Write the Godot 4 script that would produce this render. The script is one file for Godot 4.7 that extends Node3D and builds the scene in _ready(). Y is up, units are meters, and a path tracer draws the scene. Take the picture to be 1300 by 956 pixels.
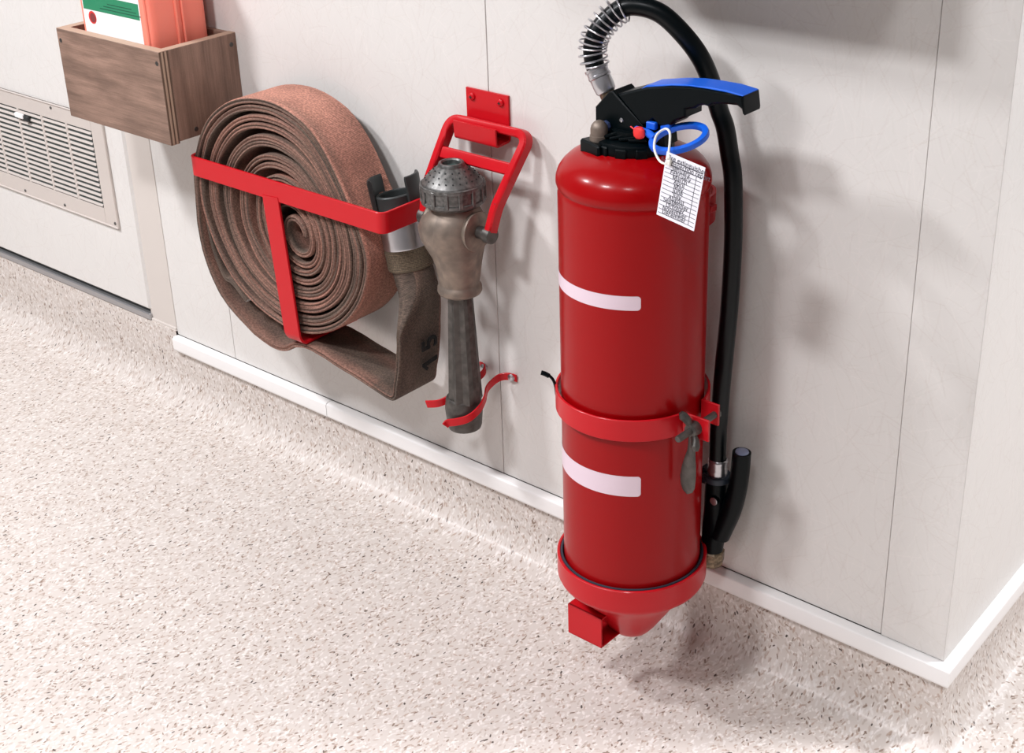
extends Node3D

# ---------------------------------------------------------------- mesh builder
class Mb:
	var v := PackedVector3Array()
	var uv := PackedVector2Array()
	var c := PackedColorArray()
	var col := Color.WHITE
	var use_col := false

	func tri(a: Vector3, b: Vector3, d: Vector3, ua := Vector2.ZERO, ub := Vector2.ZERO, ud := Vector2.ZERO) -> void:
		v.append(a); v.append(b); v.append(d)
		uv.append(ua); uv.append(ub); uv.append(ud)
		c.append(col); c.append(col); c.append(col)

	# turns the triangles added since "from" so that they face outwards
	func fix(from: int) -> void:
		var mid := Vector3.ZERO
		for i in range(from, v.size()):
			mid += v[i]
		mid /= maxf(1.0, v.size() - from)
		var vol := 0.0
		for i in range(from, v.size(), 3):
			vol += (v[i] - mid).dot((v[i + 1] - mid).cross(v[i + 2] - mid))
		if vol > 0.0:
			for i in range(from, v.size(), 3):
				var t := v[i + 1]; v[i + 1] = v[i + 2]; v[i + 2] = t
				var u := uv[i + 1]; uv[i + 1] = uv[i + 2]; uv[i + 2] = u
				var k := c[i + 1]; c[i + 1] = c[i + 2]; c[i + 2] = k

	# rows of points joined by quads; each row may close on itself
	func grid(rows: Array, closed: bool, us: PackedFloat32Array = PackedFloat32Array(), vs: PackedFloat32Array = PackedFloat32Array(), cols: Array = []) -> void:
		var m: int = rows[0].size()
		var last := m if closed else m - 1
		for i in rows.size() - 1:
			for j in last:
				var k := (j + 1) % m
				var u0 := us[i] if us.size() else float(i) / (rows.size() - 1)
				var u1 := us[i + 1] if us.size() else float(i + 1) / (rows.size() - 1)
				var w0 := vs[j] if vs.size() else float(j) / last
				var w1 := vs[j + 1] if vs.size() else float(j + 1) / last
				var a: Vector3 = rows[i][j]
				var b: Vector3 = rows[i + 1][j]
				var d: Vector3 = rows[i + 1][k]
				var e: Vector3 = rows[i][k]
				v.append(a); v.append(b); v.append(d); v.append(a); v.append(d); v.append(e)
				uv.append(Vector2(u0, w0)); uv.append(Vector2(u1, w0)); uv.append(Vector2(u1, w1))
				uv.append(Vector2(u0, w0)); uv.append(Vector2(u1, w1)); uv.append(Vector2(u0, w1))
				if cols.size():
					var ca: Color = cols[i][j]
					var cb: Color = cols[i + 1][j]
					var cd: Color = cols[i + 1][k]
					var ce: Color = cols[i][k]
					c.append(ca); c.append(cb); c.append(cd); c.append(ca); c.append(cd); c.append(ce)
				else:
					for q in 6: c.append(col)

	func fan(row: PackedVector3Array) -> void:
		var mid := Vector3.ZERO
		for p in row: mid += p
		mid /= row.size()
		for j in row.size():
			tri(mid, row[j], row[(j + 1) % row.size()], Vector2(.5, .5), Vector2(0, 0), Vector2(0, 1))

	func fan_other(row: PackedVector3Array) -> void:
		var r := row.duplicate()
		r.reverse()
		fan(r)

	func solid(rows: Array) -> void:   # closed rows with both ends capped
		var from := v.size()
		grid(rows, true)
		fan_other(rows[0])
		fan(rows[rows.size() - 1])
		fix_caps(from, rows)

	func fix_caps(from: int, rows: Array) -> void:
		# caps must turn the same way as the sides: decide each by the solid's middle
		fix(from)

	func lathe(profile: PackedVector2Array, segs := 48, xf := Transform3D(), a0 := 0.0, a1 := TAU) -> void:
		var from := v.size()
		var full := absf(a1 - a0 - TAU) < 0.001
		var rows := []
		for p in profile:
			var row := PackedVector3Array()
			for j in (segs if full else segs + 1):
				var a := a0 + (a1 - a0) * j / segs
				row.append(xf * Vector3(p.x * sin(a), p.y, p.x * cos(a)))
			rows.append(row)
		grid(rows, full)
		fix(from)

	func loft(rows_in: Array, segs := 40, xf := Transform3D()) -> void:   # [y, cx, cz, rx, rz]
		var rows := []
		for r in rows_in:
			var row := PackedVector3Array()
			for j in segs:
				var a := TAU * j / segs
				row.append(xf * Vector3(r[1] + r[3] * sin(a), r[0], r[2] + r[4] * cos(a)))
			rows.append(row)
		solid(rows)

	func tube(path: PackedVector3Array, radii, segs := 14, caps := true) -> void:
		var from := v.size()
		var rows := []
		var n := path.size()
		var t0 := (path[1] - path[0]).normalized()
		var side := t0.cross(Vector3.UP if absf(t0.y) < .9 else Vector3.RIGHT).normalized()
		for i in n:
			var t := (path[mini(i + 1, n - 1)] - path[maxi(i - 1, 0)]).normalized()
			side = (side - t * side.dot(t)).normalized()
			var up := t.cross(side)
			var r: float = radii if radii is float else radii[i]
			var row := PackedVector3Array()
			for j in segs:
				var a := TAU * j / segs
				row.append(path[i] + (side * cos(a) + up * sin(a)) * r)
			rows.append(row)
		grid(rows, true)
		if caps:
			fan_other(rows[0]); fan(rows[n - 1])
		fix(from)

	# a bar of flat section swept along a path: sec.x along the normal, sec.y along the given side
	func bar(path: PackedVector3Array, sec: PackedVector2Array, side: Vector3, caps := true, closed_path := false) -> void:
		var from := v.size()
		var rows := []
		var n := path.size()
		for i in n:
			var a := path[(i - 1 + n) % n] if closed_path else path[maxi(i - 1, 0)]
			var b := path[(i + 1) % n] if closed_path else path[mini(i + 1, n - 1)]
			var t := (b - a).normalized()
			var s := (side - t * side.dot(t)).normalized()
			var nn := t.cross(s)
			var mi := 1.0
			if i > 0 and i < n - 1:
				var h := (path[i + 1] - path[i]).normalized()
				mi = 1.0 / maxf(.5, absf(h.dot(t)))
			var row := PackedVector3Array()
			for q in sec:
				row.append(path[i] + nn * q.x * mi + s * q.y)
			rows.append(row)
		if closed_path: rows.append(rows[0])
		grid(rows, true)
		if caps and not closed_path:
			fan_other(rows[0]); fan(rows[rows.size() - 1])
		fix(from)

	func box(mid: Vector3, size: Vector3, bev := 0.0, xf := Transform3D()) -> void:
		var from := v.size()
		var h := size / 2.0
		var b := minf(bev, minf(h.x, minf(h.y, h.z)) * .9)
		if b <= 0.0:
			b = 0.00001
		var p := func(ax: int, sx: float, sy: float, sz: float) -> Vector3:
			var q := Vector3(sx * (h.x - b), sy * (h.y - b), sz * (h.z - b))
			q[ax] = [sx * h.x, sy * h.y, sz * h.z][ax]
			return xf * (mid + q)
		for ax in 3:
			for s in [-1.0, 1.0]:
				var k := []
				for st in [[-1.0, -1.0], [1.0, -1.0], [1.0, 1.0], [-1.0, 1.0]]:
					var w := Vector3.ZERO
					w[ax] = s; w[(ax + 1) % 3] = st[0] ; w[(ax + 2) % 3] = st[1]
					k.append(p.call(ax, w.x, w.y, w.z))
				if s > 0:
					k.reverse()
				tri(k[0], k[1], k[2], Vector2(0, 0), Vector2(1, 0), Vector2(1, 1))
				tri(k[0], k[2], k[3], Vector2(0, 0), Vector2(1, 1), Vector2(0, 1))
		if bev > 0.0:
			for ax in 3:       # edges along axis ax
				var u := (ax + 1) % 3
				var w_ := (ax + 2) % 3
				for su in [-1.0, 1.0]:
					for sw in [-1.0, 1.0]:
						var lo := Vector3.ZERO
						lo[ax] = -1.0; lo[u] = su; lo[w_] = sw
						var hi := lo
						hi[ax] = 1.0
						var a: Vector3 = p.call(u, lo.x, lo.y, lo.z)
						var d: Vector3 = p.call(w_, lo.x, lo.y, lo.z)
						var e: Vector3 = p.call(w_, hi.x, hi.y, hi.z)
						var f: Vector3 = p.call(u, hi.x, hi.y, hi.z)
						if su * sw > 0:
							tri(a, f, e); tri(a, e, d)
						else:
							tri(a, e, f); tri(a, d, e)
			for sx in [-1.0, 1.0]:
				for sy in [-1.0, 1.0]:
					for sz in [-1.0, 1.0]:
						var a: Vector3 = p.call(0, sx, sy, sz)
						var d: Vector3 = p.call(1, sx, sy, sz)
						var e: Vector3 = p.call(2, sx, sy, sz)
						if sx * sy * sz > 0:
							tri(a, e, d)
						else:
							tri(a, d, e)
		fix(from)

	func prism(poly: PackedVector2Array, z0: float, z1: float, bev := 0.0, xf := Transform3D()) -> void:
		var from := v.size()
		var pts := poly.duplicate()
		if Geometry2D.is_polygon_clockwise(pts):
			pts.reverse()
		var n := pts.size()
		var inn := PackedVector2Array()
		for i in n:
			var e0 := (pts[i] - pts[(i - 1 + n) % n]).normalized()
			var e1 := (pts[(i + 1) % n] - pts[i]).normalized()
			var n0 := Vector2(-e0.y, e0.x)
			var n1 := Vector2(-e1.y, e1.x)
			var m := (n0 + n1)
			m = m / maxf(.4, m.length_squared() / 2.0)
			inn.append(pts[i] + m * bev)
		var rows := []
		var spec := [[inn, z0], [pts, z0 + bev], [pts, z1 - bev], [inn, z1]] if bev > 0.0 else [[pts, z0], [pts, z1]]
		for s in spec:
			var row := PackedVector3Array()
			for q in s[0]:
				row.append(xf * Vector3(q.x, q.y, s[1]))
			rows.append(row)
		grid(rows, true)
		var ix := Geometry2D.triangulate_polygon(inn if bev > 0.0 else pts)
		for k in range(0, ix.size(), 3):
			var lo: PackedVector3Array = rows[0]
			var hi: PackedVector3Array = rows[rows.size() - 1]
			var a := ix[k]
			var b := ix[k + 1]
			var d := ix[k + 2]
			var q0 := pts[a]
			var q1 := pts[b]
			var q2 := pts[d]
			if (q1 - q0).cross(q2 - q0) < 0.0:
				var t := b; b = d; d = t
			tri(hi[a], hi[b], hi[d], pts[a], pts[b], pts[d])
			tri(lo[a], lo[d], lo[b], pts[a], pts[d], pts[b])
		fix(from)

	func finish(shift: Vector3, angle := 38.0) -> ArrayMesh:
		var lim := cos(deg_to_rad(angle))
		var nt := v.size() / 3
		var fn := PackedVector3Array()
		fn.resize(nt)
		var at := {}
		for i in nt:
			fn[i] = (v[i * 3 + 2] - v[i * 3]).cross(v[i * 3 + 1] - v[i * 3])
		for i in v.size():
			var key := Vector3i((v[i] * 50000.0).round())
			if at.has(key): at[key].append(i / 3)
			else: at[key] = [i / 3]
		var un := PackedVector3Array()
		un.resize(nt)
		for i in nt: un[i] = fn[i].normalized()
		var nn := PackedVector3Array()
		nn.resize(v.size())
		for i in v.size():
			var key := Vector3i((v[i] * 50000.0).round())
			var me := un[i / 3]
			var sum := Vector3.ZERO
			for k in at[key]:
				if me.dot(un[k]) > lim: sum += fn[k]
			nn[i] = sum.normalized() if sum.length_squared() > 0.0 else Vector3.UP
		var vv := PackedVector3Array()
		vv.resize(v.size())
		for i in v.size(): vv[i] = v[i] - shift
		var arr := []
		arr.resize(Mesh.ARRAY_MAX)
		arr[Mesh.ARRAY_VERTEX] = vv
		arr[Mesh.ARRAY_NORMAL] = nn
		arr[Mesh.ARRAY_TEX_UV] = uv
		if use_col: arr[Mesh.ARRAY_COLOR] = c
		var m := ArrayMesh.new()
		m.add_surface_from_arrays(Mesh.PRIMITIVE_TRIANGLES, arr)
		return m

# ---------------------------------------------------------------- helpers
var taken := {}
var rng := RandomNumberGenerator.new()

func numbered(called: String) -> String:
	var n: int = taken.get(called, 0)
	taken[called] = n + 1
	return called if n == 0 else "%s_%03d" % [called, n]

func thing(called: String, label: String, category: String, at: Vector3, group := "") -> Node3D:
	var o := Node3D.new()
	o.name = numbered(called)
	add_child(o)
	o.position = at
	o.set_meta("label", label)
	o.set_meta("category", category)
	if group: o.set_meta("group", group)
	return o

func origin(n: Node) -> Vector3:
	var s := Vector3.ZERO
	while n != self and n is Node3D:
		s += n.position
		n = n.get_parent()
	return s

func part(called: String, b: Mb, m: Material, parent: Node, angle := 38.0) -> MeshInstance3D:
	var o := MeshInstance3D.new()
	o.name = called
	o.mesh = b.finish(origin(parent), angle)
	o.material_override = m
	parent.add_child(o, true)
	return o

func struct(called: String, b: Mb, m: Material, label: String, category: String, angle := 38.0) -> MeshInstance3D:
	var o := part(called, b, m, self, angle)
	o.set_meta("kind", "structure")
	o.set_meta("label", label)
	o.set_meta("category", category)
	return o

func mat(c: Color, rough := .5, metal := 0.0, coat := 0.0) -> StandardMaterial3D:
	var m := StandardMaterial3D.new()
	m.albedo_color = c
	m.roughness = rough
	m.metallic = metal
	if coat > 0.0:
		m.clearcoat_enabled = true
		m.clearcoat = coat
		m.clearcoat_roughness = .12
	return m

func rgb(r: int, g: int, b: int) -> Color:
	return Color(r / 255.0, g / 255.0, b / 255.0)

func smooth(pts: PackedVector3Array, each := 8) -> PackedVector3Array:
	var out := PackedVector3Array()
	var n := pts.size()
	for i in n - 1:
		for k in each:
			out.append(pts[i].cubic_interpolate(pts[i + 1], pts[maxi(i - 1, 0)], pts[mini(i + 2, n - 1)], float(k) / each))
	out.append(pts[n - 1])
	return out

func rounded(pts: PackedVector3Array, r: float, n := 6) -> PackedVector3Array:   # a polyline with its corners rounded
	var out := PackedVector3Array([pts[0]])
	for i in range(1, pts.size() - 1):
		var a := (pts[i - 1] - pts[i])
		var b := (pts[i + 1] - pts[i])
		var d := minf(r, minf(a.length(), b.length()) * .49)
		var p := pts[i] + a.normalized() * d
		var q := pts[i] + b.normalized() * d
		for k in n + 1:
			var t := float(k) / n
			out.append(p.lerp(pts[i], t).lerp(pts[i].lerp(q, t), t))
	out.append(pts[pts.size() - 1])
	return out

func flat_section(thick: float, wide: float, b := .0006) -> PackedVector2Array:
	var x := thick / 2
	var y := wide / 2
	return PackedVector2Array([Vector2(x - b, -y), Vector2(x, -y + b), Vector2(x, y - b), Vector2(x - b, y), Vector2(-x + b, y), Vector2(-x, y - b), Vector2(-x, -y + b), Vector2(-x + b, -y)])

func along(from: Vector3, to: Vector3) -> Transform3D:   # local y runs from "from" towards "to"
	var y := (to - from).normalized()
	var x := y.cross(Vector3.BACK if absf(y.z) < .9 else Vector3.UP).normalized()
	return Transform3D(Basis(x, y, x.cross(y)), from)

func V2s(a: Array) -> PackedVector2Array:
	var o := PackedVector2Array()
	for i in range(0, a.size(), 2): o.append(Vector2(a[i], a[i + 1]))
	return o

func V3s(a: Array) -> PackedVector3Array:
	var o := PackedVector3Array()
	for i in range(0, a.size(), 3): o.append(Vector3(a[i], a[i + 1], a[i + 2]))
	return o

# ---------------------------------------------------------------- computed textures
func blend_px(buf: PackedByteArray, n: int, x: int, y: int, col: Vector3, a: float) -> void:
	var k := (posmod(y, n) * n + posmod(x, n)) * 3
	buf[k] = int(lerpf(buf[k], col.x, a))
	buf[k + 1] = int(lerpf(buf[k + 1], col.y, a))
	buf[k + 2] = int(lerpf(buf[k + 2], col.z, a))

func filled(n: int, col: Vector3) -> PackedByteArray:
	var im := Image.create(n, n, false, Image.FORMAT_RGB8)
	im.fill(Color(col.x / 255, col.y / 255, col.z / 255))
	return im.get_data()

func tex(buf: PackedByteArray, n: int) -> ImageTexture:
	return ImageTexture.create_from_image(Image.create_from_data(n, n, false, Image.FORMAT_RGB8, buf))

func floor_texture() -> ImageTexture:    # vinyl with pressed-in chips, mostly lying one way
	var n := 2048
	var buf := filled(n, Vector3(205, 196, 189))
	var kinds := [[24000, 17.0, 7.0, Vector3(230, 224, 220), .6], [13000, 16.0, 6.5, Vector3(184, 169, 159), .6], [6500, 15.0, 6.0, Vector3(168, 146, 132), .7], [3000, 14.0, 5.5, Vector3(124, 102, 88), .8], [800, 13.0, 5.5, Vector3(66, 54, 48), .9]]
	for kd in kinds:
		for q in kd[0]:
			var cx := rng.randf() * n
			var cy := rng.randf() * n
			var a := PI / 2 + rng.randfn(0.0, .55)
			var l: float = kd[1] * rng.randf_range(.35, 1.0) * .55
			var w: float = kd[2] * rng.randf_range(.5, 1.0) * .5
			var ca := cos(a)
			var sa := sin(a)
			var col: Vector3 = kd[3] * rng.randf_range(.93, 1.05)
			col = col.min(Vector3(255, 255, 255))
			var r := int(ceil(l))
			for dy in range(-r, r + 1):
				for dx in range(-r, r + 1):
					var s := (dx * ca + dy * sa) / l
					var t := (-dx * sa + dy * ca) / w
					if s * s + t * t < 1.0:
						blend_px(buf, n, int(cx) + dx, int(cy) + dy, col, kd[4])
	return tex(buf, n)

func wall_texture() -> ImageTexture:    # laminate with a print of fine crossing fibres
	var n := 1024
	var buf := filled(n, Vector3(217, 214, 210))
	for q in 9000:
		var x := rng.randf() * n
		var y := rng.randf() * n
		var a := PI / 2 + rng.randfn(0.0, .8)
		var bend := rng.randfn(0.0, .006)
		var lite := rng.randf() < .55
		var col := Vector3(238, 233, 229) if lite else Vector3(198, 189, 182)
		var al := rng.randf_range(.04, .17)
		for s in int(rng.randf_range(8, 60)):
			blend_px(buf, n, int(x), int(y), col, al)
			blend_px(buf, n, int(x) + 1, int(y), col, al * .6)
			x += cos(a); y += sin(a); a += bend
	return tex(buf, n)

func wood_texture() -> ImageTexture:
	var n := 512
	var buf := filled(n, Vector3(110, 84, 70))
	var f := FastNoiseLite.new()
	f.seed = 5; f.frequency = .02; f.fractal_octaves = 4
	var g := FastNoiseLite.new()
	g.seed = 9; g.frequency = .006
	for y in n:
		for x in n:
			var w := g.get_noise_2d(x, y) * 9.0
			var s := .55 * f.get_noise_2d(x * .10, (y + w) * 1.8) + .45 * f.get_noise_2d(x * .5 + 300, y * 9.0)
			s += .8 * g.get_noise_2d(x * .7 + 900, y * 1.4) + .10 * rng.randfn()
			var k := clampf(.5 + s * .62, 0, 1)
			var p := (y * n + x) * 3
			buf[p] = int(lerpf(104, 156, k)); buf[p + 1] = int(lerpf(82, 126, k)); buf[p + 2] = int(lerpf(70, 110, k))
	return tex(buf, n)

func weave_textures() -> Array:      # [colour factor, height]: weft ribs crossed by fine warp
	var n := 512
	var buf := filled(n, Vector3(255, 255, 255))
	var hi := filled(n, Vector3(0, 0, 0))
	var f := FastNoiseLite.new()
	f.seed = 3; f.frequency = .035; f.fractal_octaves = 4; f.fractal_gain = .65
	for y in n:
		for x in n:
			var row := int(x * 48.0 / n)
			var rib := .5 + .5 * cos(x * 48.0 / n * TAU)
			var warp := .5 + .5 * cos((y * 64.0 / n + .5 * (row % 2)) * TAU)
			var s := f.get_noise_2d(x, y) * .5 + .5
			var sp := rng.randf()
			var k := clampf(.62 + .30 * (1.0 - rib) * (.55 + .45 * warp) + .5 * (s - .5) + .14 * (sp - .5), .05, 1)
			var p := (y * n + x) * 3
			buf[p] = int(255 * k); buf[p + 1] = int(253 * k); buf[p + 2] = int(250 * k)
			var h := int(255 * clampf((1.0 - rib) * (.6 + .4 * warp), 0, 1))
			hi[p] = h; hi[p + 1] = h; hi[p + 2] = h
	return [tex(buf, n), tex(hi, n)]

func mottle(a: Vector3, b: Vector3, freq: float, sd: int) -> ImageTexture:
	var n := 256
	var buf := filled(n, a)
	var f := FastNoiseLite.new()
	f.seed = sd; f.frequency = freq; f.fractal_octaves = 5
	for y in n:
		for x in n:
			var k := clampf(.5 + f.get_noise_2d(x, y) * .9 + .12 * (rng.randf() - .5), 0, 1)
			var q := a.lerp(b, k)
			var p := (y * n + x) * 3
			buf[p] = int(q.x); buf[p + 1] = int(q.y); buf[p + 2] = int(q.z)
	return tex(buf, n)

func tri_mat(t: Texture2D, rough: float, scale: float, metal := 0.0, world := true) -> StandardMaterial3D:
	var m := mat(Color.WHITE, rough, metal)
	m.albedo_texture = t
	m.uv1_triplanar = true
	m.uv1_world_triplanar = world
	m.uv1_scale = Vector3.ONE * scale
	m.uv1_triplanar_sharpness = 6.0
	return m

func letters(text: String, height: float, deep: float) -> TextMesh:
	var t := TextMesh.new()
	var f := SystemFont.new()
	f.font_names = PackedStringArray(["Droid Sans"])
	t.font = f
	t.text = text
	t.font_size = 64
	t.pixel_size = height / 46.0
	t.depth = deep
	return t

func writing(called: String, text: String, height: float, xf: Transform3D, m: Material, parent: Node) -> void:
	var o := MeshInstance3D.new()
	o.name = called
	o.mesh = letters(text, height, .0003)
	o.material_override = m
	parent.add_child(o, true)
	o.transform = Transform3D(xf.basis, xf.origin - origin(parent))

# ---------------------------------------------------------------- scene
var M := {}
const CORNER := .365
const LEAN := .0437          # the return wall runs back a little to the left

func _ready() -> void:
	rng.seed = 20
	# --- camera, air, lamps, exposure
	var cam := Camera3D.new()
	cam.name = "camera"
	cam.projection = Camera3D.PROJECTION_FRUSTUM
	cam.near = .05
	cam.far = 40.0
	cam.size = .05 * 956.0 / 1850.0
	cam.frustum_offset = Vector2(0, -44.0 / 1850.0 * .05)
	cam.transform = Transform3D(Basis(Vector3(.754216, -.0320355, -.6558444), Vector3(-.2661894, .8981355, -.3499863), Vector3(.6002511, .4385441, .668863)), Vector3(.905584, 1.220948, 1.335772))
	add_child(cam)
	var we := WorldEnvironment.new()
	we.name = "air"
	var env := Environment.new()
	env.background_mode = Environment.BG_COLOR
	env.background_color = Color(0, 0, 0)
	env.tonemap_mode = Environment.TONE_MAPPER_LINEAR
	env.tonemap_exposure = 1.33
	env.sdfgi_enabled = true
	env.ssao_enabled = true
	env.ssil_enabled = true
	we.environment = env
	add_child(we)
	var lamps := [[-.42, 1.72, 3.45], [.72, 1.52, .95], [-1.70, 1.35, 4.9], [1.55, -.95, 6.6]]  # the last lamp is added, unseen, to brighten the return wall
	for l in lamps:
		var al := AreaLight3D.new()
		al.name = numbered("ceiling_lamp_light")
		al.area_size = Vector2(.34, .26)
		al.light_energy = l[2]
		al.light_color = Color(.985, .985, 1.0)
		al.shadow_enabled = true
		al.area_range = 12.0
		al.position = Vector3(l[0], 2.362, l[1])
		al.rotation_degrees = Vector3(-90, 0, 0)
		add_child(al)

	materials()
	room(lamps)
	vent()
	extinguisher_bracket()
	extinguisher()
	tag_card()
	hose_rack()
	fire_hose()
	nozzle()
	wooden_box()

func materials() -> void:
	M.floor = tri_mat(floor_texture(), .42, 1.0)
	M.wall = tri_mat(wall_texture(), .42, 1.0)
	M.core = mat(rgb(112, 105, 100), .9)
	M.cap = mat(rgb(238, 236, 234), .35)
	M.ceiling = mat(rgb(170, 169, 169), .8)
	M.plain = mat(rgb(104, 103, 103), .8)
	M.door = tri_mat(wall_texture(), .38, 1.0)
	M.post = mat(rgb(206, 198, 191), .45)
	M.steel = mat(rgb(176, 176, 178), .32, .8)
	M.dark = mat(rgb(38, 40, 40), .7)
	M.black = mat(rgb(2, 9, 12), .36)
	M.black.metallic_specular = .26
	M.rubber = mat(rgb(2, 8, 11), .32)
	M.rubber.metallic_specular = .35
	M.liner = mat(rgb(44, 54, 66), .5)
	M.red = mat(rgb(154, 4, 9), .28, 0.0, .12)
	M.red_bar = mat(rgb(192, 16, 28), .36, 0.0, .2)
	M.red.metallic_specular = .26
	M.red_bar.metallic_specular = .3
	M.strip = mat(rgb(226, 205, 216), .4)
	M.blue = mat(rgb(18, 98, 220), .38)
	M.seal = mat(rgb(240, 52, 52), .5)
	M.brass = tri_mat(mottle(Vector3(92, 80, 66), Vector3(150, 132, 108), .05, 4), .38, 12.0, .75, false)
	M.bronze = tri_mat(mottle(Vector3(116, 105, 96), Vector3(146, 131, 118), .022, 7), .5, 7.0, .55, false)
	M.gun = tri_mat(mottle(Vector3(74, 71, 68), Vector3(96, 92, 88), .03, 8), .46, 8.0, .6, false)
	M.cap_metal = tri_mat(mottle(Vector3(84, 84, 82), Vector3(124, 122, 120), .05, 9), .42, 10.0, .65, false)
	M.silver = mat(rgb(196, 196, 200), .28, .9)
	M.card = mat(rgb(238, 238, 246), .5)
	M.ink = mat(rgb(74, 74, 84), .7)
	M.tie = mat(rgb(232, 230, 222), .4)
	M.screw = mat(rgb(90, 88, 86), .4, .8)
	M.wood = mat(Color.WHITE, .55)
	M.wood.albedo_texture = wood_texture()
	M.ply_pale = mat(rgb(176, 150, 130), .7)
	M.ply_dark = mat(rgb(104, 84, 70), .7)
	M.orange = mat(rgb(255, 138, 118), .38)
	M.orange.subsurf_scatter_enabled = true
	M.orange.subsurf_scatter_strength = .15
	M.white = mat(rgb(240, 238, 238), .45)
	M.green = mat(rgb(40, 130, 92), .45)
	M.vent = mat(rgb(206, 197, 190), .42, .15)
	var wv := weave_textures()
	M.hose = mat(Color.WHITE, .9)
	M.hose.vertex_color_use_as_albedo = true
	M.hose.albedo_texture = wv[0]
	M.hose.heightmap_enabled = false
	M.hose.uv1_scale = Vector3.ONE
	M.hose.normal_enabled = true
	var nm := (wv[1] as ImageTexture).get_image()
	nm.bump_map_to_normal_map(3.0)
	M.hose.normal_texture = ImageTexture.create_from_image(nm)
	M.hose.normal_scale = .8
	M.coupling = mat(rgb(62, 66, 66), .45, .5)
	M.stencil = mat(rgb(14, 13, 14), .95)
	M.lamp = mat(rgb(250, 250, 250), .4)
	M.lamp.emission_enabled = true
	M.lamp.emission = Color(1, .985, .97)
	M.lamp.emission_energy_multiplier = 1.0

# ---------------------------------------------------------------- the room
func slab(a: Vector3, b: Vector3, bev := 0.0) -> Mb:
	var m := Mb.new()
	m.box((a + b) / 2, (b - a).abs(), bev)
	return m

func wall_run(prof: Array, from_x: float, to_back: float) -> Mb:   # a moulding that follows the wall round the corner: prof is [out, y]
	var m := Mb.new()
	var n1 := Vector2(0, 1)
	var dir := Vector2(-LEAN, -1).normalized()
	var n2 := Vector2(-dir.y, dir.x)
	if n2.x < 0: n2 = -n2
	var mit := (n1 + n2) / (1.0 + n1.dot(n2))
	var rows := []
	var st := [Vector2(from_x, 0), Vector2(CORNER, 0), Vector2(CORNER, 0) + dir * to_back]
	for i in 3:
		var off: Vector2 = [n1, mit, n2][i]
		var row := PackedVector3Array()
		for p in prof:
			var q: Vector2 = st[i] + off * float(p[0])
			row.append(Vector3(q.x, p[1], q.y))
		rows.append(row)
	var from := m.v.size()
	m.grid(rows, false)
	# turn the run so that it faces into the room
	var nrm := (m.v[from + 2] - m.v[from]).cross(m.v[from + 1] - m.v[from])
	if nrm.z + nrm.y < 0.0:
		for i in range(from, m.v.size(), 3):
			var t := m.v[i + 1]; m.v[i + 1] = m.v[i + 2]; m.v[i + 2] = t
	return m

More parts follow.
